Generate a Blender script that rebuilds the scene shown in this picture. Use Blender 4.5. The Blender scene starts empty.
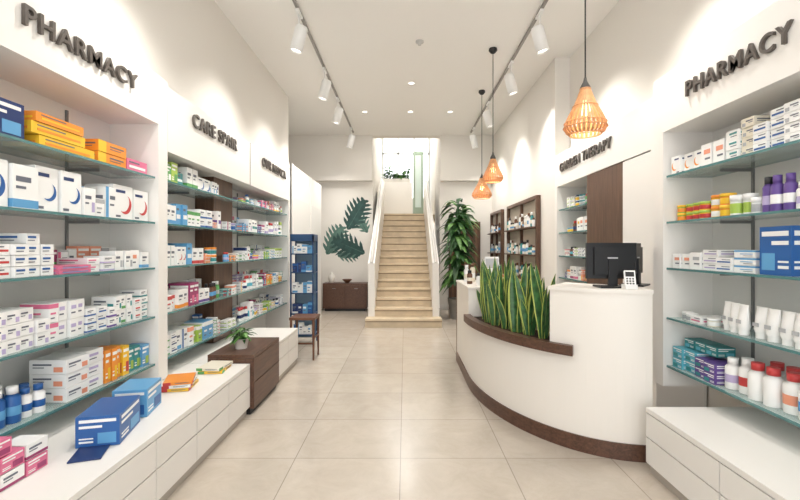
import bpy, math, random
from mathutils import Vector, Matrix
random.seed(7)
R=random.random
def U(a,b): return a+(b-a)*random.random()
F=440.0; CH=1.4; VX=405; VY=248
# ---------------------------------------------------------------- materials
MC={}
def s2l(c): return tuple(((v/255)/12.92 if v/255<=0.04045 else (((v/255)+0.055)/1.055)**2.4) for v in c)
def mat(name,rgb,rough=0.5,metal=0,emit=0,alpha=1,noise=0,nscale=8,bump=0,coat=0):
    if name in MC: return MC[name]
    m=bpy.data.materials.new(name); m.use_nodes=True
    nt=m.node_tree; b=nt.nodes['Principled BSDF']
    c=s2l(rgb)
    b.inputs['Base Color'].default_value=(*c,1); b.inputs['Roughness'].default_value=rough
    b.inputs['Metallic'].default_value=metal
    b.inputs['Alpha'].default_value=alpha
    if coat: b.inputs['Coat Weight'].default_value=coat
    if emit:
        b.inputs['Emission Color'].default_value=(*c,1); b.inputs['Emission Strength'].default_value=emit
    if noise or bump:
        tc=nt.nodes.new('ShaderNodeTexCoord'); n=nt.nodes.new('ShaderNodeTexNoise')
        n.inputs['Scale'].default_value=nscale; n.inputs['Detail'].default_value=5
        nt.links.new(tc.outputs['Object'],n.inputs['Vector'])
        if noise:
            r=nt.nodes.new('ShaderNodeValToRGB')
            r.color_ramp.elements[0].position=0.3; r.color_ramp.elements[1].position=0.7
            r.color_ramp.elements[0].color=(*[v*(1-noise) for v in c],1)
            r.color_ramp.elements[1].color=(*[min(1,v*(1+noise)) for v in c],1)
            nt.links.new(n.outputs['Fac'],r.inputs['Fac']); nt.links.new(r.outputs['Color'],b.inputs['Base Color'])
        if bump:
            bp=nt.nodes.new('ShaderNodeBump'); bp.inputs['Strength'].default_value=bump; bp.inputs['Distance'].default_value=0.01
            nt.links.new(n.outputs['Fac'],bp.inputs['Height']); nt.links.new(bp.outputs['Normal'],b.inputs['Normal'])
    MC[name]=m; return m
def woodmat(name,rgb,axis='Z',rough=0.4):
    if name in MC: return MC[name]
    m=bpy.data.materials.new(name); m.use_nodes=True
    nt=m.node_tree; b=nt.nodes['Principled BSDF']; c=s2l(rgb)
    tc=nt.nodes.new('ShaderNodeTexCoord'); mp=nt.nodes.new('ShaderNodeMapping')
    mp.inputs['Scale'].default_value=(20,20,1.5) if axis=='Z' else (20,1.5,20)
    n=nt.nodes.new('ShaderNodeTexNoise'); n.inputs['Scale'].default_value=2.2; n.inputs['Detail'].default_value=6; n.inputs['Distortion'].default_value=1.0
    r=nt.nodes.new('ShaderNodeValToRGB')
    r.color_ramp.elements[0].position=0.3; r.color_ramp.elements[1].position=0.72
    r.color_ramp.elements[0].color=(*[v*0.62 for v in c],1); r.color_ramp.elements[1].color=(*[min(1,v*1.35) for v in c],1)
    nt.links.new(tc.outputs['Object'],mp.inputs['Vector']); nt.links.new(mp.outputs['Vector'],n.inputs['Vector'])
    nt.links.new(n.outputs['Fac'],r.inputs['Fac']); nt.links.new(r.outputs['Color'],b.inputs['Base Color'])
    b.inputs['Roughness'].default_value=rough
    MC[name]=m; return m
WALL=mat('wall_paint',(232,228,221),0.75,bump=0.02,nscale=60)
CEIL=mat('ceiling_paint',(243,241,237),0.85)
LAM=mat('white_laminate',(237,234,229),0.45)
LAM2=mat('white_laminate_back',(228,227,223),0.5)
GAP=mat('drawer_gap',(120,112,104),0.8)
KICK=mat('kick_plate',(186,178,168),0.6)
DW=woodmat('dark_walnut',(92,66,50))
DWY=woodmat('dark_walnut_horizontal',(92,64,50),'Y')
LETTER=mat('sign_letter',(88,81,75),0.45)
GLASS=mat('shelf_glass',(196,222,220),0.05,alpha=0.42)
GEDGE=mat('shelf_glass_edge',(84,128,128),0.15)
STEEL=mat('steel',(150,150,148),0.3,metal=0.8)
RAIL=mat('shelf_rail',(128,128,128),0.4,metal=0.4)
BLACK=mat('black_plastic',(24,24,26),0.35)
BLACK2=mat('black_gloss',(12,12,14),0.1)
DGREY=mat('dark_grey_metal',(70,68,66),0.4,metal=0.3)
WPL=mat('white_plastic',(240,240,238),0.3)
CWHITE=mat('counter_white',(238,233,225),0.4)
TRAV=mat('travertine',(214,196,168),0.5,noise=0.12,nscale=5)
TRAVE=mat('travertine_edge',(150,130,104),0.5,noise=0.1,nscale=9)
LEAF=mat('leaf_green',(44,84,40),0.45,noise=0.3,nscale=12)
LEAF2=mat('leaf_light_green',(92,136,66),0.45,noise=0.25,nscale=14)
SNAKE=mat('snake_plant_green',(58,100,56),0.35,noise=0.5,nscale=26)
SNAKEY=mat('snake_plant_margin',(182,192,96),0.4)
SOIL=mat('soil',(58,44,36),0.95,noise=0.4,nscale=60,bump=0.6)
MURAL=mat('mural_teal',(44,76,72),0.7,noise=0.3,nscale=9)
MURAL2=mat('mural_grey_green',(84,116,106),0.7,noise=0.25,nscale=9)
RATTAN=mat('bamboo_slats',(216,156,104),0.5,noise=0.15,nscale=30)
BULB=mat('bulb_glow',(255,218,160),0.4,emit=5)
LED=mat('lamp_glow',(255,246,232),0.4,emit=5)
POT=mat('ceramic_pot',(150,146,140),0.5)
POTW=mat('white_ceramic',(226,222,214),0.35)
TERRA=mat('brown_wood_seat',(104,66,44),0.4)
# ---------------------------------------------------------------- mesh builder
class MB:
    def __init__(s): s.v=[];s.f=[];s.m=[];s.sm=[];s.mats=[]
    def mi(s,m):
        if m not in s.mats: s.mats.append(m)
        return s.mats.index(m)
    def add(s,vs,fs,m,smooth=False,M=None):
        o=len(s.v)
        if M is not None: vs=[tuple(M@Vector(v)) for v in vs]
        s.v+= [tuple(v) for v in vs]
        if isinstance(m,list): k=[s.mi(x) for x in m]
        else: k=[s.mi(m)]*len(fs)
        for f,kk in zip(fs,k):
            s.f.append(tuple(i+o for i in f)); s.m.append(kk); s.sm.append(smooth)
    def box(s,x0,x1,y0,y1,z0,z1,m,M=None):
        if x0>x1:x0,x1=x1,x0
        if y0>y1:y0,y1=y1,y0
        vs=[(x0,y0,z0),(x1,y0,z0),(x1,y1,z0),(x0,y1,z0),(x0,y0,z1),(x1,y0,z1),(x1,y1,z1),(x0,y1,z1)]
        fs=[(0,3,2,1),(4,5,6,7),(0,1,5,4),(1,2,6,5),(2,3,7,6),(3,0,4,7)]
        s.add(vs,fs,m,M=M)
    def lathe(s,x,y,z,prof,m,seg=20,M=None,cap=True):
        vs=[];fs=[];ms=[]
        for p in prof:
            for i in range(seg):
                a=2*math.pi*i/seg; vs.append((x+p[0]*math.cos(a),y+p[0]*math.sin(a),z+p[1]))
        for j in range(len(prof)-1):
            mm=prof[j][2] if len(prof[j])>2 else m
            for i in range(seg):
                k=(i+1)%seg; fs.append((j*seg+i,j*seg+k,(j+1)*seg+k,(j+1)*seg+i)); ms.append(mm)
        s.add(vs,fs,ms,True,M)
        if cap:
            n=len(prof)-1
            s.add([vs[i] for i in range(seg)][::-1],[tuple(range(seg))],prof[0][2] if len(prof[0])>2 else m,False,M)
            s.add([vs[n*seg+i] for i in range(seg)],[tuple(range(seg))],prof[n-1][2] if len(prof[n-1])>2 else m,False,M)
    def tube(s,pts,r,m,seg=6,closed=False):
        pts=[Vector(p) for p in pts]; n=len(pts); vs=[];fs=[]
        for i,p in enumerate(pts):
            if closed: t=pts[(i+1)%n]-pts[i-1]
            else: t=pts[min(i+1,n-1)]-pts[max(i-1,0)]
            t.normalize()
            up=Vector((0,0,1)) if abs(t.z)<0.95 else Vector((1,0,0))
            a=t.cross(up).normalized(); b=t.cross(a)
            rr=r[i] if isinstance(r,list) else r
            for k in range(seg):
                an=2*math.pi*k/seg; vs.append(tuple(p+a*rr*math.cos(an)+b*rr*math.sin(an)))
        for i in range(n if closed else n-1):
            j=(i+1)%n
            for k in range(seg):
                l=(k+1)%seg; fs.append((i*seg+k,j*seg+k,j*seg+l,i*seg+l))
        if not closed:
            fs.append(tuple(range(seg))); fs.append(tuple((n-1)*seg+k for k in range(seg))[::-1])
        s.add(vs,fs,m,True)
    def blade(s,pts,w,m,side,edge=None,cup=0.15):
        side=Vector(side).normalized(); vs=[];fs=[];ms=[]
        n=len(pts)
        for i,p in enumerate(pts):
            p=Vector(p); t=(Vector(pts[min(i+1,n-1)])-Vector(pts[max(i-1,0)])).normalized()
            nn=t.cross(side).normalized()
            for k,u in enumerate((-1,-0.78,0,0.78,1)):
                vs.append(tuple(p+side*w[i]*u+nn*w[i]*cup*u*u))
        for i in range(n-1):
            for k in range(4):
                fs.append((i*5+k,i*5+k+1,(i+1)*5+k+1,(i+1)*5+k))
                ms.append(edge if (edge and k in(0,3)) else m)
        s.add(vs,fs,ms,True)
    def band(s,outer,inner,z0,z1,m):
        n=len(outer); vs=[];fs=[]
        for i in range(n):
            ox,oy=outer[i]; ix,iy=inner[i]
            vs+=[(ox,oy,z0),(ox,oy,z1),(ix,iy,z1),(ix,iy,z0)]
        for i in range(n-1):
            a=i*4;b=a+4
            for k in range(4):
                l=(k+1)%4; fs.append((a+k,b+k,b+l,a+l))
        fs.append((0,1,2,3)); e=(n-1)*4; fs.append((e+3,e+2,e+1,e))
        s.add(vs,fs,m)
    def build(s,name,parent=None,bevel=0,autosmooth=True):
        me=bpy.data.meshes.new(name); me.from_pydata(s.v,[],s.f)
        for m in s.mats: me.materials.append(m)
        me.polygons.foreach_set('material_index',s.m); me.polygons.foreach_set('use_smooth',s.sm)
        me.update()
        o=bpy.data.objects.new(name,me); bpy.context.scene.collection.objects.link(o)
        if parent: o.parent=parent
        if bevel:
            b=o.modifiers.new('bevel','BEVEL'); b.width=bevel; b.segments=2; b.limit_method='ANGLE'
        return o
def sbox(name,x0,x1,y0,y1,z0,z1,m,bevel=0):
    b=MB(); b.box(x0,x1,y0,y1,z0,z1,m); return b.build(name,bevel=bevel)
# ---------------------------------------------------------------- room
def floor_mat():
    m=bpy.data.materials.new('floor_tile'); m.use_nodes=True; nt=m.node_tree; b=nt.nodes['Principled BSDF']
    tc=nt.nodes.new('ShaderNodeTexCoord'); mp=nt.nodes.new('ShaderNodeMapping'); mp.inputs['Location'].default_value=(0.03+0.7*20,-2.93+0.66*20,0)
    br=nt.nodes.new('ShaderNodeTexBrick'); br.offset=0; br.squash=1
    br.inputs['Scale'].default_value=1; br.inputs['Brick Width'].default_value=0.7; br.inputs['Row Height'].default_value=0.66
    br.inputs['Mortar Size'].default_value=0.003; br.inputs['Mortar Smooth'].default_value=0.1
    br.inputs['Color1'].default_value=(*s2l((204,194,181)),1); br.inputs['Color2'].default_value=(*s2l((195,185,172)),1)
    br.inputs['Mortar'].default_value=(*s2l((158,149,137)),1)
    n=nt.nodes.new('ShaderNodeTexNoise'); n.inputs['Scale'].default_value=4.0; n.inputs['Detail'].default_value=12; n.inputs['Roughness'].default_value=0.75; n.inputs['Distortion'].default_value=0.6
    r=nt.nodes.new('ShaderNodeValToRGB'); r.color_ramp.elements[0].position=0.36; r.color_ramp.elements[0].color=(0.87,0.855,0.835,1); r.color_ramp.elements[1].position=0.62; r.color_ramp.elements[1].color=(1,1,1,1)
    mx=nt.nodes.new('ShaderNodeMix'); mx.data_type='RGBA'; mx.blend_type='MULTIPLY'; mx.inputs[0].default_value=0.9
    L=nt.links.new
    L(tc.outputs['Object'],mp.inputs['Vector']); L(mp.outputs['Vector'],br.inputs['Vector']); L(tc.outputs['Object'],n.inputs['Vector'])
    L(n.outputs['Fac'],r.inputs['Fac']); L(br.outputs['Color'],mx.inputs[6]); L(r.outputs['Color'],mx.inputs[7]); L(mx.outputs[2],b.inputs['Base Color'])
    b.inputs['Roughness'].default_value=0.2; b.inputs['Specular IOR Level'].default_value=0.5
    return m
sbox('floor',-3.0,2.6,-2.2,10.3,-0.1,0,floor_mat())
ZC=3.94
sbox('ceiling',-3.0,2.6,-2.2,9.95,ZC,ZC+0.1,CEIL)
sbox('wall_left',-2.3,-2.2,-2.2,7.4,0,ZC,WALL)
sbox('wall_left_bulkhead',-2.2,-1.96,-2.2,7.4,2.645,ZC,WALL)
sbox('wall_left_rear',-3.0,-2.9,7.3,10.2,0,ZC,WALL)
sbox('wall_left_return',-2.9,-2.3,7.3,7.4,0,ZC,WALL)
sbox('wall_right',2.42,2.52,-2.2,5.95,0,ZC,WALL)
sbox('wall_right_bulkhead',2.2,2.42,-2.2,5.95,2.63,ZC,WALL)
sbox('wall_right_rear',2.0,2.1,5.95,10.2,0,ZC,WALL)
sbox('wall_right_return',2.0,2.5,5.87,5.95,0,ZC,WALL)
b=MB()
b.box(-3.0,-0.74,10.1,10.2,0,2.92,WALL); b.box(-3.0,-0.74,9.9,10.2,2.92,ZC,WALL)
b.box(0.8,2.1,10.1,10.2,0,2.92,WALL); b.box(0.8,2.1,9.9,10.2,2.92,ZC,WALL)
b.build('wall_back')
sbox('wall_stair_left',-0.84,-0.74,10.2,14.2,0,5.2,WALL)
sbox('wall_stair_right',0.8,0.9,10.2,14.2,0,5.2,WALL)
sbox('ceiling_upper',-0.84,0.9,10.2,14.2,5.2,5.3,CEIL)
sbox('wall_above_opening',-0.84,0.9,9.95,10.2,ZC,5.3,WALL)
sbox('floor_landing',-0.74,0.8,11.82,14.2,2.1,2.295,TRAV)
b=MB(); FR=mat('window_frame_white',(215,216,212),0.4)
b.box(-0.74,0.8,14.1,14.2,2.3,3.0,FR)
for x in (-0.74,-0.25,0.26,0.74): b.box(x,x+0.06,14.1,14.2,3.0,5.2,FR)
b.box(-0.74,0.8,14.1,14.2,5.1,5.2,FR); b.box(-0.74,0.8,14.1,14.18,4.4,4.45,FR)
b.build('window_1')
b=MB()
for x in (-2.2,-0.75,0.7,2.3): b.box(x,x+0.1,-2.2,-2.1,0,ZC,DGREY)
b.box(-2.2,2.4,-2.2,-2.1,2.5,2.58,DGREY); b.box(-2.2,2.4,-2.2,-2.1,3.84,ZC,DGREY)
b.build('window_2')
sbox('baseboard_right',1.985,2.0,5.95,10.1,0,0.1,LAM)
sbox('baseboard_back',0.8,2.0,10.085,10.1,0,0.1,LAM)
b=MB()
b.box(1.0,1.72,10.05,10.099,0,2.0,DW); b.box(1.07,1.65,10.03,10.05,0.02,1.93,mat('door_wood',(120,88,66),0.4,noise=0.2,nscale=10))
b.box(1.12,1.33,10.02,10.03,1.05,1.85,DW); b.box(1.39,1.6,10.02,10.03,1.05,1.85,DW)
b.box(1.12,1.6,10.02,10.03,0.15,0.9,DW); b.box(1.09,1.11,9.97,10.03,0.95,1.1,STEEL)
b.build('door_1')
# ---------------------------------------------------------------- stairs
N=15; rise=2.3/N; run=(11.82-7.72)/N
b=MB()
for i in range(N):
    y=7.72+i*run; z=(i+1)*rise
    x0,x1=(-0.70,0.65) if i==0 else (-0.55,0.5)
    b.box(x0,x1,y,y+run+0.01,0 if i<1 else z-rise-0.1,z-0.035,TRAV)
    b.box(x0,x1,y-0.022,y+run+0.01,z-0.035,z,TRAV)
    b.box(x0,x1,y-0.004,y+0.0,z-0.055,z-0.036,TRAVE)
st=b.build('staircase')
for nm,x0,x1 in (('parapet_left',-0.67,-0.551),('parapet_right',0.501,0.62)):
    b=MB()
    zt=[1.12,3.2]
    vs=[];
    for x in (x0,x1):
        vs+=[(x,8.0,0),(x,11.82,0),(x,11.82,zt[1]),(x,8.0,zt[0])]
    b.add(vs,[(0,1,2,3),(7,6,5,4),(0,3,7,4),(3,2,6,7),(2,1,5,6),(0,4,5,1)],LAM)
    xc=(x0+x1)/2
    b.tube([(xc,8.0,zt[0]+0.015),(xc,11.82,zt[1]+0.015)],0.03,LAM,8)
    b.build(nm,parent=st)
# ---------------------------------------------------------------- shelving units
SH=[1.91,1.585,1.26,0.91,0.57]
def shelving(side,xf,xb,y0,y1,zh0,zh1,near=True,far=True,zb=0.0,pt=0.12,shelves=SH,rails=None,backm=LAM2):
    b=MB(); S=side
    b.box(S*xb,S*(xb-0.02),y0,y1,zb,zh0,backm)
    b.box(S*xf,S*(xb),y0,y1,zh0,zh1,LAM)
    if near: b.box(S*xf,S*(xb-0.02),y0,y0+pt,zb,zh0,LAM)
    if far: b.box(S*xf,S*(xb-0.02),y1-pt,y1,zb,zh0,LAM)
    ya=y0+(pt if near else 0)+0.004; yb=y1-(pt if far else 0)-0.004
    for z in shelves:
        b.box(S*(xf+0.03),S*(xb-0.025),ya,yb,z-0.012,z,GLASS)
        b.box(S*(xf+0.022),S*(xf+0.03),ya,yb,z-0.013,z+0.001,GEDGE)
    for yr in (rails or []):
        b.box(S*(xb-0.02),S*(xb-0.032),yr-0.008,yr+0.008,zb+0.05,zh0-0.03,RAIL)
        for z in shelves: 
            b.box(S*(xf+0.14),S*(xb-0.02),yr-0.004,yr+0.004,z-0.032,z-0.013,RAIL)
    return b
shelving(-1,1.77,2.14,0.6,3.28,2.29,2.64,rails=[1.9,2.75],zb=0.44).build('shelving_unit')
u2=shelving(-1,1.77,2.14,3.285,6.78,2.12,2.60,near=False,rails=[3.9,5.55],pt=0.08,zb=0.0)
u2.box(-1.772,-1.766,5.02,5.03,2.12,2.6,GAP)
u2.box(-1.93,-1.95,4.44,4.92,0.44,2.12,DW); u2.box(-1.95,-2.12,4.44,4.46,0.44,2.12,DW); u2.box(-1.95,-2.12,4.90,4.92,0.44,2.12,DW)
u2.build('shelving_unit')
shelving(1,1.83,2.2,0.6,3.24,2.22,2.62,rails=[1.9,2.75],zb=0.42).build('shelving_unit')
u4=shelving(1,2.0,2.4,3.5,5.87,2.2,2.62,rails=[5.3],pt=0.08,shelves=[1.9,1.6,1.3,1.02])
u4.box(2.01,2.38,4.05,4.86,0.0,2.199,DW)
u4.box(2.005,2.38,3.58,4.05,0.0,2.19,LAM)
u4.build('shelving_unit')
b=MB(); b.box(-2.2,-1.77,6.86,9.3,0,2.72,LAM); b.box(-1.772,-1.765,7.0,9.2,0.1,2.2,LAM2)
b.box(-1.79,-1.755,6.86,6.94,0,2.72,LAM); b.box(-1.79,-1.755,8.2,8.26,0,2.72,LAM)
b.build('wall_partition')
def cabinets(S,xf,xb,segs,zt,y0,y1,kick=0.07,m=LAM):
    b=MB()
    b.box(S*(xf+0.03),S*xb,y0,y1,0,kick,KICK if m is LAM else BLACK)
    b.box(S*(xf+0.02),S*xb,y0,y1,kick,zt-0.03,GAP)
    b.box(S*xf,S*xb,y0,y1,zt-0.028,zt,m)
    ends=[y0]+segs+[y1]
    for a,c in zip(ends[:-1],ends[1:]):
        zm=kick+(zt-0.035-kick)*0.52
        b.box(S*xf,S*(xf+0.02),a+0.004,c-0.004,kick,zm-0.004,m)
        b.box(S*xf,S*(xf+0.02),a+0.004,c-0.004,zm+0.004,zt-0.035,m)
    for y in (y0,y1): b.box(S*(xf+0.001),S*xb,y-0.001,y+0.001,kick,zt-0.03,m)
    return b
cabinets(-1,1.30,2.1,[1.5,2.3,2.75,3.25],0.43,0.6,3.69).build('drawer_cabinet')
c2=cabinets(-1,1.27,1.66,[],0.50,3.70,4.44,kick=.05,m=DWY); c2.box(-1.665,-2.1,3.7,4.44,0,.43,LAM); c2.build('drawer_cabinet')
cabinets(-1,1.30,2.1,[4.9],0.43,4.445,5.35).build('drawer_cabinet')
cabinets(1,1.50,2.17,[1.4,2.1],0.41,0.6,2.74).build('drawer_cabinet')
def sign(txt,x,y,z,size,side,length):
    cu=bpy.data.curves.new('sign','FONT'); cu.body=txt; cu.size=size/0.7; cu.extrude=0.009; cu.offset=0.0018; cu.space_character=1.14; cu.align_x='CENTER'; cu.align_y='CENTER'
    o=bpy.data.objects.new('t',cu); bpy.context.scene.collection.objects.link(o)
    bpy.context.view_layer.update()
    me=bpy.data.meshes.new_from_object(o.evaluated_get(bpy.context.evaluated_depsgraph_get()))
    bpy.data.objects.remove(o)
    w=max(v.co.x for v in me.vertices)-min(v.co.x for v in me.vertices)
    k=length/w
    for v in me.vertices: v.co.x*=k
    me.materials.clear(); me.materials.append(LETTER)
    ob=bpy.data.objects.new('wall_sign_letters',me); bpy.context.scene.collection.objects.link(ob)
    ob.location=(x,y,z); ob.rotation_euler=(math.pi/2,0,math.pi/2 if side<0 else -math.pi/2)
sign('PHARMACY',-1.758,2.45,2.475,0.095,-1,0.86)
sign('CARE SPAIR',-1.758,4.12,2.46,0.11,-1,0.95)
sign('OUR MEDICA',-1.758,5.95,2.46,0.11,-1,1.05)
sign('PHARMACY',1.818,2.46,2.42,0.095,1,0.78)
sign('GARDEN THERAPY',1.988,4.95,2.42,0.105,1,1.4)
# ---------------------------------------------------------------- products
PAL=dict(white=(242,242,240),blue=(40,94,160),dblue=(28,52,104),sky=(96,160,206),cyan=(96,180,198),teal=(54,142,144),green=(94,160,92),lime=(166,194,84),
 yellow=(240,192,52),orange=(236,146,52),red=(196,62,62),pink=(220,116,150),mag=(156,60,106),purple=(100,74,146),lilac=(184,172,208),brown=(104,70,48),grey=(176,178,181),cream=(232,225,207),black=(40,40,45),salmon=(230,152,122))
def pm(c): return mat('packaging_'+c,PAL[c],0.4)
TXT=mat('packaging_print',(104,108,120),0.6)
def carton(b,x0,x1,y0,y1,z0,z1,c,bc,S,style=0,ang=0):
    M=None
    if ang:
        cx,cy=(x0+x1)/2,(y0+y1)/2
        M=Matrix.Translation((cx,cy,0))@Matrix.Rotation(ang,4,'Z')@Matrix.Translation((-cx,-cy,0))
    b.box(x0,x1,y0,y1,z0,z1,pm(c),M)
    e=0.0008; h=z1-z0; w=y1-y0
    lo,hi=min(x0,x1),max(x0,x1)
    def wrap(a,d,cc): b.box(lo-e,hi+e,y0-e,y1+e,z0+h*a,z0+h*d,pm(cc),M)
    def front(u0,u1,v0,v1,mm):
        b.box(x0-S*e*2,x0,y0+w*u0,y0+w*u1,z0+h*v0,z0+h*v1,mm,M)
        b.box(lo+(hi-lo)*u0,lo+(hi-lo)*u1,y0-e*2,y0,z0+h*v0,z0+h*v1,mm,M)
    if style==0: wrap(0.03,0.22,bc); front(0.12,0.7,0.62,0.74,TXT); front(0.12,0.5,0.46,0.52,TXT)
    elif style==1: wrap(0.74,0.97,bc); front(0.12,0.7,0.42,0.52,pm(bc)); front(0.12,0.55,0.2,0.26,TXT)
    elif style==2: front(0.0,0.26,0.0,1.0,pm(bc)); front(0.4,0.9,0.6,0.72,TXT); front(0.4,0.8,0.4,0.46,TXT)
    elif style==3: front(.1,.9,0.3,0.5,pm(bc)); front(0.1,0.6,0.70,0.8,TXT)
    elif style==4:
        front(0.1,0.7,0.55,0.75,pm(bc)); front(0.1,0.6,0.3,0.38,TXT)
    elif style==6:
        front(0.1,0.6,0.6,0.72,TXT); front(0.1,0.4,0.42,0.48,TXT); front(.66,.9,.14,.5,pm(bc))
    elif style==7:
        front(.08,.92,.80,.9,pm('white')); front(.08,.6,.62,.7,pm('white')); front(.5,.92,.1,.45,pm(bc)); front(.08,.4,.14,.2,pm('white')); front(.08,.4,.26,.3,pm('white'))
    elif style==5:
        cy=(y0+y1)/2+w*0.1; cz=z0+h*0.45; r=min(w,h)*0.33
        n=14; vs=[];
        for i in range(n):
            a=-2.4+3.6*i/(n-1); rr=r; r2=r*(1-0.45*math.sin(math.pi*i/(n-1)))
            vs+=[(x0-S*e*2,cy+rr*math.cos(a),cz+rr*math.sin(a)),(x0-S*e*2,cy+r2*math.cos(a),cz+r2*math.sin(a))]
        b.add(vs,[(2*i,2*i+1,2*i+3,2*i+2) for i in range(n-1)],pm(bc),M=M)
        front(0.1,0.6,0.78,0.86,pm('dblue')); front(0.08,0.35,0.06,0.12,TXT)
def bottle(b,x,y,z,r,h,c,cap,lab=None,seg=14):
    C=pm(c);K=pm(cap);Lb=pm(lab or c)
    b.lathe(x,y,z,[(r*.95,0,C),(r,h*.05,C),(r,h*.22,Lb),(r*1.01,h*.23,Lb),(r*1.01,h*.46,Lb),(r,h*.47,C),(r,h*.7,C),(r*.6,h*.8,K),(r*.68,h*.8,K),(r*.68,h,K),(r*.6,h,K)],C,seg)
def jar(b,x,y,z,r,h,c,cap,lab=None):
    C=pm(c);K=pm(cap);Lb=pm(lab or c)
    b.lathe(x,y,z,[(r,0,C),(r,h*.12,Lb),(r*1.01,h*.13,Lb),(r*1.01,h*.6,C),(r,h*.72,K),(r*1.05,h*.72,K),(r*1.05,h,K),(r,h,K)],C,14)
def tubep(b,x,y,z,w,h,c,cap,S):
    C=pm(c);K=pm(cap)
    b.lathe(x,y,z,[(w*.38,0),(w*.38,h*.18)],K,12)
    n=12; vs=[]; lv=[(0.18,.42,.42),(0.3,.5,.48),(0.7,.5,.3),(0.95,.52,.05),(1,.52,.04)]
    for t,a,d in lv:
        for i in range(n):
            an=2*math.pi*i/n; vs.append((x+w*d*math.cos(an),y+w*a*math.sin(an),z+h*t))
    fs=[(j*n+i,j*n+(i+1)%n,(j+1)*n+(i+1)%n,(j+1)*n+i) for j in range(len(lv)-1) for i in range(n)]
    fs.append(tuple((len(lv)-1)*n+i for i in range(n)))
    b.add(vs,fs,C,True)
    b.box(x-S*w*0.5,x-S*w*0.46,y-w*.25,y+w*.25,z+h*.38,z+h*.5,pm('grey'))
ACC=['blue','red','green','sky','teal','orange','purple','mag','pink','dblue','lime','lilac','salmon','grey','grey','lilac','sky']
def itemsw(items): return sum(it[1] if it[0]=='gap' else it[1]*it[6] for it in items)
def row(b,S,xf,z,y0,items,end=None):
    if end is not None: y0=end-itemsw(items)
    y=y0
    for it in items:
        k=it[0]
        if k=='gap': y+=it[1]; continue
        _,w,h,c,bc,st,n,stk,dep=it
        for i in range(n):
            inset=U(0.015,0.045)
            cc=bc; s2=st
            if k=='c' and c=='white' and (n>2 or stk>2) and R()<.4: cc=random.choice(ACC); s2=random.choice([0,3,4,6,1])
            if k=='c':
                for q in range(stk if (stk<3 or R()<.7) else stk-1):
                    j=U(-.004,.004)
                    carton(b,S*(xf+inset+j),S*(xf+inset+dep),y+0.004+j*.5,y+w-0.004+j*.5,z+q*(h+.0012)+0.001,z+q*(h+.0012)+h,c,cc,S,s2)
            elif k=='b':
                bottle(b,S*(xf+inset+w/2+.01),y+w/2,z+.001,w*.46,h,c,bc,st)
                if stk>1: bottle(b,S*(xf+inset+w*1.5+.02),y+w/2+.004,z+.001,w*.46,h,c,bc,st)
            elif k=='j':
                for q in range(stk): jar(b,S*(xf+inset+w/2+.01),y+w/2,z+.001+q*(h+.001),w*.46,h,c,bc,st)
            elif k=='t': tubep(b,S*(xf+inset+w/2),y+w/2,z+.001,w*.9,h,c,bc,S)
            y+=w
    return y
def C(w,h,c,bc,st,n=1,stk=1,dep=0.18): return ('c',w,h,c,bc,st,n,stk,dep)
G=lambda w:('gap',w)
def rnd_items(L,hmax=0.24,depmax=.2):
    out=[];t=0
    cols=['blue','red','green','sky','teal','orange','purple','mag','pink','dblue','lime','yellow','cyan','grey','salmon','lilac']
    while t<L-0.08:
        q=R(); w=U(.045,.115); 
        if q<0.62:
            n=random.choice([1,2,3]); 
            c='white' if R()<0.8 else random.choice(cols); bc=random.choice(cols)
            if R()<0.45:
                h=U(.028,.05); stk=random.randint(2,int(hmax*0.8/h)); 
            else: h=U(.09,hmax*.85); stk=1
            if t+w*n>L: n=1
            if t+w>L: break
            out.append(C(w,h,c,bc,random.choice([0,1,2,3,4,6,6]) if c=='white' else 7,n,stk,U(.08,depmax))); t+=w*n
        elif q<0.8:
            w=U(.04,.06); n=min(random.randint(2,4),int((L-t)/w))
            if n<1: break
            out.append(('b',w,U(.1,hmax*.7),random.choice(['white','white','white','brown','sky','green']),random.choice(['white','red','blue','green','black']),random.choice(cols),n,1,0)); t+=w*n
        elif q<0.93:
            w=U(.05,.07); n=min(random.randint(2,3),int((L-t)/w))
            if n<1: break
            out.append(('j',w,U(.05,.08),'white',random.choice(cols),random.choice(cols),n,random.choice([1,2]),0)); t+=w*n
        else: g=U(.03,.08); out.append(G(g)); t+=g
    return out
def backrow(b,S,xface,z,y0,y1,hlo,hhi,dep=.07):
    y=y0
    while y<y1-.1:
        w=U(.07,.13); h=U(hlo,hhi)
        if R()<.8:
            c='white' if R()<.85 else random.choice(ACC)
            for i in range(random.choice([1,2])):
                if y+w<y1: carton(b,S*xface,S*(xface+dep),y+.003,y+w-.003,z+.001,z+h,c,random.choice(ACC),S,random.choice([0,1,2,4,6]) if c=='white' else 7)
                y+=w
        else: y+=w
xf=1.80
b=MB()
row(b,-1,xf,SH[0],0,[C(.24,.17,'dblue','sky',7),G(.09),C(.40,.058,'yellow','orange',3,1,1),G(.02),C(.27,.07,'orange','yellow',2,1,2),C(.23,.085,'pink','white',3),G(.03)],end=3.15)
row(b,-1,xf+.004,SH[0]+.06,2.15,[C(.37,.058,'yellow','orange',3,1,1),]); row(b,-1,xf+.006,SH[0]+.12,2.17,[C(.33,.05,'orange','yellow',3,1,1)])
b.build('medicine_boxes')
b=MB()
row(b,-1,xf,SH[1],0,[C(.2,.22,'white','blue',5,1),C(.15,.21,'white','sky',0),C(.15,.23,'white','blue',5,2),C(.1,.16,'white','lilac',6,1),C(.08,.11,'white','grey',1,1),C(.1,.19,'white','sky',2,1),C(.2,.22,'white','red',5,1),C(.17,.21,'white','red',5,1)],end=3.14)
b.build('medicine_boxes')
b=MB()
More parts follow.
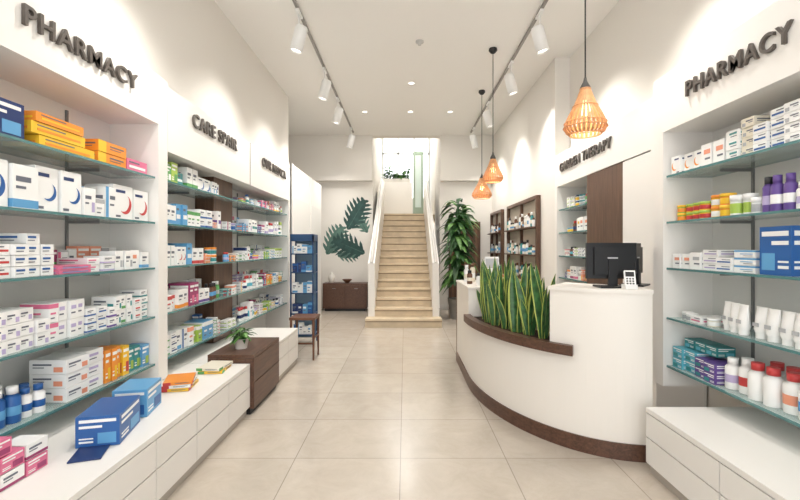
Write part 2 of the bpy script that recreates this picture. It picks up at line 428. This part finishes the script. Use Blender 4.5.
row(b,-1,xf,SH[2],0,[C(.08,.052,'white','red',3,3,4,.15),C(.085,.052,'white','blue',4,3,4,.15),G(.01),C(.24,.022,'pink','sky',3,1,2,.2),C(.11,.04,'white','pink',4,1,2),C(.11,.045,'white','lilac',0,1,2,.12),C(.085,.12,'white','grey',6,2,1,.1),C(.1,.125,'white','salmon',4,1,1,.12),C(.09,.11,'white','sky',0,1,1,.12)],end=3.13)
backrow(b,-1,2.02,SH[2],2.35,3.12,.10,.17)
b.build('medicine_boxes')
b=MB()
row(b,-1,xf,SH[3],0,[C(.085,.065,'white','lilac',6,4,3,.15),C(.065,.10,'white','lilac',4,4,2,.15),C(.085,.045,'white','blue',3,2,4,.15),C(.08,.06,'white','purple',0,1,2),C(.065,.09,'white','teal',6,3,2,.15),C(.085,.048,'white','red',4,2,4,.15)],end=3.14)
b.build('medicine_boxes')
b=MB()
row(b,-1,xf,SH[4],0,[('b',.075,.17,'blue','white','sky',3,2,0),('b',.065,.14,'white','blue','blue',2,2,0),G(.09),C(.18,.075,'white','salmon',6,1,3,.2),C(.15,.075,'white','lilac',4,1,3,.2),C(.055,.20,'orange','yellow',7,3,1,.12),C(.07,.19,'yellow','red',7,1,1,.12),C(.07,.16,'teal','lime',7,2,1,.12),C(.09,.15,'sky','lime',7,1,1,.12)],end=3.15)
b.build('medicine_boxes')
def one(fn,name):
    b=MB(); fn(b); b.build(name)
one(lambda b:(carton(b,-1.44,-1.63,2.14,2.44,.432,.58,'blue','sky',-1,7,0.25),carton(b,-1.50,-1.68,2.50,2.74,.432,.59,'sky','blue',-1,7,0.2)),'product_carton')
one(lambda b:carton(b,-1.42,-1.55,1.99,2.16,.432,.437,'dblue','dblue',-1,9,0.35),'leaflet')
def pinks(b):
    for i,(y,z) in enumerate([(1.62,.432),(1.74,.432),(1.86,.432),(1.62,.50),(1.74,.50),(1.86,.50),(1.68,.57)]):
        carton(b,-1.60,-1.72,y,y+.11,z,z+.064,'white' if i%2 else 'pink','mag',-1,0 if i%2 else 7)
one(pinks,'medicine_boxes')
def yb(b):
    for i in range(3): carton(b,-1.48,-1.66,2.96,3.18,.432+i*.022,.452+i*.022,['yellow','white','orange'][i],'red',-1,2,0.15+0.1*i)
one(yb,'book_stack')
def yb2(b):
    for i in range(2): carton(b,-1.42,-1.60,3.38,3.62,.432+i*.022,.452+i*.022,['yellow','cream'][i],'green',-1,2,0.1-0.15*i)
one(yb2,'book_stack')
pre={0:[C(.08,.13,'green','white',7,1),C(.1,.16,'lime','green',7,1),C(.12,.1,'teal','white',3,1),G(.05),C(.1,.17,'white','green',0,2),C(.13,.12,'white','blue',5,2)],
 1:[C(.09,.15,'white','sky',0,2),C(.08,.17,'sky','white',3,2),C(.08,.13,'white','green',1,3),C(.12,.08,'white','blue',0,2,2)],
 2:[C(.09,.16,'white','teal',2,2),C(.09,.15,'white','red',5,2),C(.09,.18,'sky','white',3,1),C(.1,.14,'white','red',0,2)],
 3:[C(.09,.12,'white','red',1,2),C(.1,.15,'white','orange',0,2),C(.09,.19,'mag','pink',7,2),C(.1,.12,'white','purple',0,2)],
 4:[C(.1,.05,'white','green',0,2,3),C(.09,.16,'white','blue',2,3),C(.08,.14,'lime','white',1,2),C(.1,.16,'sky','white',1,2)]}
for i,z in enumerate(SH):
    b=MB(); y=row(b,-1,xf,z,3.34,pre[i]); hm=.17 if i==0 else .24
    if 4.41-y>.1: row(b,-1,xf,z,y+.02,rnd_items(4.40-y-.02,hm,.16))
    if i!=0: row(b,-1,xf-.01,z,4.50,rnd_items(.32,.13,.085))
    row(b,-1,xf,z,4.95,rnd_items(1.68,hm,.16))
    backrow(b,-1,2.02,z,3.4,4.42,.1,hm*.85); backrow(b,-1,2.02,z,4.95,6.64,.1,hm*.85)
    b.build('medicine_boxes')
xr=1.86
b=MB()
row(b,1,xr,SH[0],0,[C(.13,.05,'white','grey',6,2,4,.16),C(.11,.052,'white','sky',4,1,5,.16),C(.10,.05,'white','lilac',6,1,4,.16),C(.1,.05,'white','blue',3,2,4,.16),C(.1,.052,'cream','grey',6,1,4,.16),C(.1,.055,'white','teal',4,1,3,.16),G(.01),C(.1,.14,'white','salmon',4,2),C(.1,.125,'white','orange',5,3)],end=3.10)
b.build('medicine_boxes')
b=MB()
row(b,1,xr,SH[1],0,[C(.1,.14,'white','grey',6,1),('b',.06,.14,'white','white','lilac',2,1,0),('b',.065,.19,'purple','purple','white',2,1,0),('b',.06,.19,'purple','black','lilac',1,1,0),('j',.08,.09,'white','white','grey',1,1,0),('j',.075,.12,'white','white','lime',2,1,0),('j',.09,.07,'orange','yellow','yellow',1,2,0),('j',.09,.07,'yellow','orange','white',1,2,0),('j',.085,.055,'yellow','lime','red',3,2,0),('j',.07,.055,'lime','yellow','orange',1,2,0)],end=3.10)
b.build('vitamin_jars')
b=MB()
row(b,1,xr,SH[2],0,[G(.02),C(.2,.25,'blue','sky',7,1,1,.18),G(.03),C(.16,.042,'white','salmon',3,1,3,.2),C(.14,.04,'white','blue',3,1,2,.2),C(.14,.042,'white','lilac',3,1,3,.2),C(.11,.11,'white','grey',4,1,1,.12),C(.09,.10,'white','salmon',4,2,1,.12)],end=3.10)
b.build('medicine_boxes')
b=MB()
row(b,1,xr,SH[3],0,[('t',.085,.17,'white','white',0,4,1,0),G(.02),('t',.075,.17,'white','white',0,3,1,0),G(.04),('j',.08,.05,'cream','white','white',1,1,0),G(.02),C(.11,.045,'white','pink',3,1,1),('j',.075,.05,'white','white','grey',2,1,0),G(.03)],end=3.10)
b.build('cosmetic_tubes')
b=MB()
row(b,1,xr,SH[4],0,[('b',.105,.19,'white','white','sky',1,1,0),('b',.105,.20,'white','red','salmon',1,1,0),('b',.10,.20,'white','red','white',2,2,0),('b',.095,.20,'white','white','red',1,1,0),('b',.09,.18,'white','white','lilac',1,1,0),G(.01),C(.11,.06,'purple','teal',7,2,2,.15),C(.11,.07,'cyan','teal',7,2,2,.15)],end=3.10)
row(b,1,xr+.05,SH[4]+.145,2.74,[C(.11,.06,'teal','cyan',7,3,1,.12)])
b.build('supplement_bottles')
for z in [1.9,1.6,1.3,1.02]:
    b=MB(); row(b,1,2.04,z,4.90,rnd_items(.82,.2)); b.build('medicine_boxes')
# ---------------------------------------------------------------- right wall niche shelves
for (ya,yb_) in ((6.47,8.35),(8.85,9.98)):
    b=MB(); za,zb_=.88,2.18
    b.box(1.93,1.995,ya,yb_,za,za+.05,DWY); b.box(1.93,1.995,ya,yb_,zb_-.05,zb_,DWY)
    b.box(1.93,1.995,ya,ya+.05,za+.05,zb_-.05,DW); b.box(1.93,1.995,yb_-.05,yb_,za+.05,zb_-.05,DW)
    ym=(ya+yb_)/2; b.box(1.94,1.99,ym-.02,ym+.02,za+.05,zb_-.05,DW)
    b.box(1.985,1.996,ya+.05,yb_-.05,za+.05,zb_-.05,mat('niche_back',(176,166,152),.6))
    for z in (1.3,1.72): b.box(1.86,1.985,ya+.05,yb_-.05,z-.02,z,DWY)
    ds=b.build('display_shelf')
    b=MB()
    for z in (za+.051,1.301,1.721):
        y=ya+.1
        while y<yb_-.15:
            c=random.choice(['brown','white','cream','teal','grey','white'])
            if abs(y-ym)>.06: 
                bottle(b,1.92,y,z,.026,U(.12,.24),c,random.choice(['black','white','brown']),random.choice(['white','cream','sky']),10)
            y+=U(.08,.13)
    b.build('bottles',parent=ds)
# ---------------------------------------------------------------- counter
cx,cy,ea,eb=1.62,4.5,.97,1.62
def el(th,off=0): return (cx-(ea-off)*math.sin(th), cy-(eb-off)*math.cos(th))
def rng(a,b_,n=36): return [math.radians(a+(b_-a)*i/(n-1)) for i in range(n)]
b=MB()
def cb(a,c,o0,o1,z0,z1,m,ext1=None):
    ths=rng(a,c); o=[el(t,o0) for t in ths]; i=[el(t,o1) for t in ths]
    if ext1: o.append((o[-1][0],ext1)); i.append((i[-1][0],ext1))
    b.band(o,i,z0,z1,m)
cb(0,90,-.012,.40,0,.11,DWY,5.5)
cb(0,90,0,.42,.11,.68,CWHITE,5.5)
cb(0,36,0,.42,.68,1.10,CWHITE)
cb(0,36.6,-.012,.43,1.10,1.125,CWHITE)
cb(27.5,90,-.05,0,.655,.725,DWY)
cb(36.3,90,0,.02,.68,.725,DWY)
cb(36.3,90,.36,.42,.68,1.0,CWHITE)
cb(36.3,90,.02,.36,.68,.70,SOIL)
b.box(.65,1.12,4.5,5.5,.68,.98,CWHITE); b.box(.64,1.13,4.49,5.51,.98,1.0,CWHITE)
b.box(.645,1.07,5.5,5.53,.0,.98,DW)
counter=b.build('reception_counter')
b=MB()
for cl in range(14):
    thc=math.radians(41+45*cl/13+U(-1,1)); offc=.13+.10*(cl%2)+U(-.02,.02); xc,yc=el(thc,offc)
    for i in range(5):
        la=6.283*i/5+U(-.4,.4); r0=U(.01,.04); x=xc+r0*math.cos(la); y=yc+r0*math.sin(la)
        h=U(.38,.62)*(1.0 if R()<.7 else .65); a=U(-.8,.8); lean=U(.02,.14)
        w0=U(.026,.038); pts=[];ws=[]
        for j in range(10):
            t=j/9; pts.append((x+lean*t**1.6*math.cos(la),y+lean*t**1.6*math.sin(la),.702+h*t))
            ws.append(w0*min(1,(.5+1.5*t))*(1.0 if t<.5 else (1-((t-.5)/.5)**2.4)) + .001)
        b.blade(pts,ws,SNAKE,(math.cos(a),math.sin(a),0),SNAKEY,.3)
b.build('snake_plants',parent=counter)
def monitor(x,y,z,rot,w=.38,h=.26):
    b=MB(); M=Matrix.Translation((x,y,z))@Matrix.Rotation(rot,4,'Z')
    b.box(-w/2,w/2,-.012,.012,.06,.06+h,BLACK,M)
    b.box(-w*.36,w*.36,-.035,-.012,.09,.03+h,BLACK,M)
    b.box(-w/2+.01,w/2-.01,.012,.014,.07,.05+h,BLACK2,M)
    b.box(-.03,.03,-.045,-.02,.012,.2,BLACK,M)
    b.box(-.1,.1,-.09,.07,0,.012,BLACK,M)
    b.box(-.035,.035,-.0365,-.035,.2,.21,mat('logo_grey',(190,190,190),.4),M)
    return b.build('computer_monitor',bevel=.003)
monitor(1.44,3.08,1.126,-.06,.34,.25)
monitor(1.67,3.22,1.126,.85,.34,.25)
b=MB(); M=Matrix.Translation((1.50,2.925,1.126))@Matrix.Rotation(-.3,4,'Z')@Matrix.Rotation(math.radians(-25),4,'X')
b.box(-.04,.04,-.03,.03,0.001,.03,WPL,Matrix.Translation((1.50,2.94,1.126)))
b.box(-.034,.034,-.012,.012,.02,.13,WPL,M); b.box(-.027,.027,-.014,-.012,.085,.12,BLACK,M)
for i in range(3):
    for j in range(3): b.box(-.024+i*.018,-.012+i*.018,-.014,-.012,.03+j*.017,.041+j*.017,DGREY,M)
b.build('card_terminal',bevel=.002)
b=MB()
for x,y,h,c,k_,l in ((.72,4.9,.15,'brown','black','cream'),(.79,4.70,.13,'white','black','white'),(.86,4.62,.18,'brown','black','white'),(.72,5.15,.2,'white','white','cream'),(.80,5.2,.22,'cream','brown','white'),(.93,4.58,.1,'orange','black','yellow'),(1.01,4.60,.12,'white','red','red')):
    bottle(b,x,y,1.001,.03,h,c,k_,l)
b.build('pump_bottles')
b=MB(); M=Matrix.Translation((.98,4.92,1.006))@Matrix.Rotation(math.radians(-12),4,'X')
b.box(-.08,.08,-.006,.006,0,.3,WPL,M); b.box(-.07,.07,-.008,-.006,.17,.28,pm('grey'),M); b.box(-.07,.05,-.008,-.006,.05,.12,pm('cream'),M)
b.box(-.09,.09,-.03,.06,0.001,.012,BLACK,Matrix.Translation((.98,4.92,1.0)))
b.build('tabletop_sign')
def bush(name,x,y,z,pr,ph,H,n,L,w,m1,m2,potm,spread=1.0,stems=5,xmin=-9,seg=6):
    b=MB()
    b.lathe(x,y,z,[(pr*.75,0),(pr,ph),(pr*1.02,ph),(pr*.92,ph),(pr*.9,ph*.9),(.001,ph*.9)],potm,18)
    b.lathe(x,y,z+ph*.86,[(pr*.88,0),(pr*.88,ph*.05),(.001,ph*.05)],SOIL,14,cap=False)
    st=[]
    for i in range(stems):
        a=6.283*i/stems+U(0,.5); r=U(.02,.1)*spread; hh=H*U(.7,1.0)
        p0=Vector((x,y,z+ph*.9)); p1=Vector((x+r*math.cos(a),y+r*math.sin(a),z+hh*.75))
        b.tube([p0,(p0+p1)/2+Vector((.02*math.cos(a),.02*math.sin(a),0)),p1],max(.004,pr*.05),LEAF,5); st.append((p0,p1))
    for i in range(n):
        p0,p1=random.choice(st); t=U(.2,1); p=p0.lerp(p1,t); a=U(0,6.283); l=L*U(.6,1.1)
        up=U(.2,.9)
        d=Vector((math.cos(a),math.sin(a),0)); pts=[];ws=[]
        if p.x+d.x*l*spread<xmin: d.x=abs(d.x)
        for j in range(seg):
            s=j/(seg-1); pts.append(p+d*(l*s*spread)+Vector((0,0,l*(up*s-.75*s*s)))); ws.append(w*math.sin(math.pi*min(1,s*.92+.06))**.8)
        b.blade(pts,ws,m1 if R()<.7 else m2,d.cross(Vector((0,0,1))),None,.2)
    return b.build(name)
bush('potted_palm',1.05,8.75,0,.2,.4,3.25,230,.66,.06,LEAF,LEAF2,POT,.66,8,xmin=.64)
bush('potted_succulent',-1.47,3.95,.501,.065,.09,.26,40,.13,.02,LEAF2,LEAF,POTW,.9,6)
bush('potted_herb',1.02,5.32,1.001,.05,.1,.35,30,.12,.03,LEAF2,LEAF,POTW,.6,5)
sbox('wall_landing_low',-.739,.22,13.0,13.3,2.296,3.35,LAM)
# one long planter of mixed foliage on the landing wall
b=MB(); b.box(-.66,.16,13.06,13.26,3.351,3.46,POTW); b.box(-.64,.14,13.08,13.24,3.46,3.465,SOIL)
for i in range(150):
    x=U(-.62,.12); y=U(13.1,13.22); a=U(0,6.283); l=U(.12,.3); h0=U(0,.34)*(.6+.4*math.sin(x*9)); d=Vector((math.cos(a),math.sin(a),0)); p=Vector((x,y,3.466))
    up=U(.2,1.0); pts=[];ws=[]
    b.tube([p,p+Vector((0,0,h0+.01))],.003,LEAF,4)
    for j in range(6):
        s=j/5; q=p+d*(l*s*.7)+Vector((0,0,h0+l*(up*s-.6*s*s))); q.x=max(-.72,min(.22,q.x)); pts.append(q); ws.append(.035*math.sin(math.pi*min(1,s*.92+.06))**.8)
    b.blade(pts,ws,random.choice([LEAF,LEAF2,LEAF2]),d.cross(Vector((0,0,1))),None,.2)
b.build('landing_planter')
b=MB(); GR=mat('green_door_frame',(150,168,150),.2)
b.box(.24,.30,13.0,13.05,2.296,4.25,GR); b.box(.48,.54,13.0,13.05,2.296,4.25,GR); b.box(.30,.48,13.0,13.05,4.15,4.25,GR); b.box(.30,.48,13.0,13.05,2.296,2.6,GR)
b.box(.30,.48,13.02,13.03,2.6,4.15,mat('door_glass',(210,226,220),.1))
b.build('door_2')
# ---------------------------------------------------------------- mural
b=MB()
def mural_leaf(x,z,ang,L,n,m,yy=10.096,tipw=.05,wid=.42):
    ax=Vector((math.cos(ang),0,math.sin(ang))); pr=Vector((-ax.z,0,ax.x)); o=Vector((x,yy,z))
    core=[]
    for i in range(16):
        a=2*math.pi*i/16; core.append(tuple(o+ax*(L*(.5-.5*math.cos(a)))+pr*(L*wid*.38*math.sin(a))))
    b.add(core,[tuple(range(16))],m)
    for i in range(n):
        t=(i+.5)/n; c=o+ax*(L*t)+Vector((0,-.0002,0)); l=L*wid*math.sin(math.pi*min(1,.2+t*.75))
        for sg in (-1,1):
            d=(ax*.7+pr*sg).normalized(); q=Vector((-d.z,0,d.x)); e=c+d*l*1.15
            w=tipw*L
            vs=[c,c+d*l*.35+q*w*.8,c+d*l*.8+q*w*.85,e,c+d*l*.8-q*w*.75,c+d*l*.35-q*w*.8]
            b.add([tuple(v) for v in vs],[tuple(range(6))],m)
    b.add([tuple(o-pr*.006+Vector((0,-.0006,0))),tuple(o+ax*L+Vector((0,-.0006,0))),tuple(o+pr*.006+Vector((0,-.0006,0)))],[(0,1,2)],MURAL2 if m is MURAL else MURAL)
mural_leaf(-1.32,1.82,1.05,.80,7,MURAL); mural_leaf(-.86,1.75,2.1,.5,6,MURAL2,10.098)
mural_leaf(-.92,1.28,2.75,.8,7,MURAL); mural_leaf(-1.80,1.25,1.05,.75,7,MURAL2,10.098)
mural_leaf(-1.55,1.22,.1,.5,6,MURAL2,10.0985)
b.build('leaf_wall_mural')
b=MB(); b.box(-1.82,-.84,9.72,10.08,.06,.62,DWY); b.box(-1.78,-.88,9.76,10.06,0,.06,BLACK)
for x in (-1.81,-1.32): b.box(x+.01,x+.46,9.705,9.72,.08,.58,DWY); b.box(x+.2,x+.28,9.69,9.705,.5,.51,STEEL)
b.build('sideboard',bevel=.004)
b=MB(); b.lathe(-1.65,9.88,.621,[(.05,0),(.08,.08),(.07,.16),(.03,.2),(.04,.24),(.03,.24)],POTW,16); b.build('vase')
b=MB(); b.lathe(-1.3,9.88,.621,[(.04,0),(.1,.06),(.11,.08),(.09,.07),(.001,.03)],TERRA,16); b.build('bowl')
b=MB(); NV=mat('rack_blue',(32,70,112),.4)
x0,x1,y0,y1=-1.66,-1.32,6.35,6.66
for x in (x0,x1-.02):
    for y in (y0,y1-.02): b.box(x,x+.02,y,y+.02,0,1.58,NV)
b.box(x0,x1,y0,y1,1.5,1.6,NV)
b.box(x0,x1,y1-.01,y1,.05,1.5,mat('rack_panel',(120,146,166),.5))
for z in (.15,.45,.75,1.05,1.32):
    b.box(x0,x1,y0,y1,z-.015,z,NV)
    xx=x0+.03
    while xx<x1-.08:
        c=random.choice(['blue','sky','white','dblue','white','white']); w=U(.05,.08); h=U(.1,.17)
        carton(b,xx,xx+w,y0+.02,y0+.12,z+.001,z+h,c,random.choice(['sky','blue','white']),-1,random.randint(0,4)); xx+=w+.004
b.build('display_rack')
b=MB(); X0,X1,Y0,Y1=-1.44,-1.12,5.46,5.80
for x in (X0+.02,X1-.02):
    for y in (Y0+.02,Y1-.02): b.tube([(x,y,0),(x*.995-.006,y,.5)],[.012,.018],TERRA,8)
b.box(X0,X1,Y0,Y1,.5,.535,TERRA)
b.box(X0+.02,X1-.02,Y0+.012,Y0+.028,.2,.22,TERRA); b.box(X0+.012,X0+.028,Y0+.02,Y1-.02,.2,.22,TERRA); b.box(X1-.028,X1-.012,Y0+.02,Y1-.02,.26,.28,TERRA)
b.build('wooden_stool',bevel=.004)
# ---------------------------------------------------------------- pendants
def lamp(kind,name,loc,energy,rot=(0,0,0),color=(1,.9,.78),**kw):
    l=bpy.data.lights.new(name,kind); l.energy=energy; l.color=color
    for k_,v in kw.items(): setattr(l,k_,v)
    o=bpy.data.objects.new(name,l); o.location=loc; o.rotation_euler=rot; bpy.context.scene.collection.objects.link(o); return o
def pendant(x,y,z,R0=.15,H=.34):
    b=MB()
    prof=[(.035,1.0),(.045,.93),(.06,.8),(.085,.62),(.12,.42),(.145,.25),(.15,.15),(.135,.05),(.11,0)]
    prof=[(r*R0/.15,(t-.5)*H) for r,t in prof]
    n=28
    for i in range(n):
        a=2*math.pi*i/n
        vs=[];
        for r,t in prof:
            for s in(-1,1):
                aa=a+s*min(.1,.0095/r); 
                for q in (0,.004): vs.append((x+(r-q)*math.cos(aa),y+(r-q)*math.sin(aa),z+t))
        fs=[]
        for j in range(len(prof)-1):
            o=j*4;p=o+4
            fs+=[(o,o+2,p+2,p),(o+1,p+1,p+3,o+3),(o,p,p+1,o+1),(o+2,o+3,p+3,p+2)]
        b.add(vs,fs,RATTAN)
    for r,t in (prof[0],prof[3],prof[5],prof[6],prof[8]):
        b.tube([(x+(r+.001)*math.cos(2*math.pi*i/28),y+(r+.001)*math.sin(2*math.pi*i/28),z+t) for i in range(28)],.004,RATTAN,6,True)
    b.lathe(x,y,z+H*.5,[(.036,-.01),(.036,.01),(.015,.05),(.008,.08)],DGREY,14)
    b.tube([(x,y,z+H*.5+.07),(x,y,ZC-.03)],.005,BLACK,6)
    b.lathe(x,y,ZC,[(.05,-.001),(.055,-.03),(.03,-.06),(.01,-.07)],BLACK,18)
    b.lathe(x,y,z+.02,[(.012,.12,BLACK),(.015,.06,BULB),(.03,.02,BULB),(.036,-.01,BULB),(.025,-.04,BULB),(.005,-.05,BULB)],BULB,14)
    b.build('pendant_lamp')
    lamp('POINT','pendant_bulb',(x,y,z-.10),1.3,color=(1,.82,.62),shadow_soft_size=.03)
pendant(1.27,3.1,2.36,.145,.32); pendant(1.12,5.6,2.39,.13,.30); pendant(1.24,7.1,2.36,.16,.32)
# ---------------------------------------------------------------- tracks
def track(x,ys,y0,y1,aim):
    b=MB(); b.box(x-.014,x+.014,y0,y1,ZC-.03,ZC-.001,mat('track_grey',(140,136,131),.4))
    for y in ys:
        b.box(x-.02,x+.02,y-.09,y+.09,ZC-.055,ZC-.03,WPL)
        b.tube([(x,y,ZC-.055),(x,y,ZC-.2)],.009,WPL,8)
        M=Matrix.Translation((x,y,ZC-.31))@Matrix.Rotation(aim,4,'Y')
        b.lathe(0,0,0,[(.035,.14),(.06,.13),(.068,.11),(.068,-.14),(.062,-.14),(.055,-.12,LED),(.001,-.12,LED)],WPL,18,M)
        p=M@Vector((0,0,-.17))
        o=lamp('SPOT','track_spot',p,100,color=(1,.96,.91),spot_size=math.radians(120),spot_blend=1,shadow_soft_size=.06)
        o.rotation_euler=(0,aim,0)
    b.build('track_light')
track(-1.13,[2.9,4.69,6.2,7.4,9.2],1.0,9.6,math.radians(14))
track(1.44,[3.1,4.7,5.98,7.6,9.2],1.0,9.6,math.radians(-14))
b=MB()
DL=[(-.75,8.2),(.1,6.77),(.1,8.2),(.84,8.2),(0,2.6),(0,.8),(-.9,.6),(.9,.6)]
for x,y in DL:
    b.lathe(x,y,ZC,[(.06,-.001),(.06,-.008),(.045,-.008),(.042,-.003,LED),(.001,-.003,LED)],WPL,20,cap=False)
b.build('recessed_downlights')
for x,y in DL:
    lamp('AREA','downlight',(x,y,ZC-.02),10,color=(1,.97,.93),shape='DISK',size=.09)
b=MB(); b.lathe(.18,5.4,ZC,[(.05,-.001),(.05,-.02),(.02,-.035),(.02,-.05)],mat('sprinkler_grey',(190,188,184),.4),16); b.build('ceiling_sprinkler')  # sprinkler head on the ceiling
# ---------------------------------------------------------------- world / camera
w=bpy.data.worlds.new('World'); bpy.context.scene.world=w; w.use_nodes=True
bg=w.node_tree.nodes['Background']; bg.inputs[0].default_value=(.97,.98,1,1); bg.inputs[1].default_value=3.3
p=lamp('AREA','window_portal',(.1,-2.25,1.95),1,rot=(math.pi/2,0,0),shape='RECTANGLE',size=4.6); p.data.size_y=3.9; p.data.cycles.is_portal=True
p=lamp('AREA','window_portal',(0,14.25,4.1),1,rot=(-math.pi/2,0,0),shape='RECTANGLE',size=1.5); p.data.size_y=2.2; p.data.cycles.is_portal=True
lamp('POINT','stairwell_fill',(0,12.0,4.8),45,color=(1,.98,.95),shadow_soft_size=.15)  # added fill light without a fixture, brightens the stair top
cam=bpy.data.cameras.new('Camera'); co=bpy.data.objects.new('Camera',cam); bpy.context.scene.collection.objects.link(co)
co.location=(0,0,CH); co.rotation_euler=(math.pi/2,0,0)
cam.sensor_width=36; cam.lens=F/800*36; cam.shift_x=-5/800; cam.shift_y=-2/800; cam.clip_start=.05
bpy.context.scene.camera=co
bpy.context.scene.view_settings.view_transform='Standard'
bpy.context.scene.view_settings.exposure=0
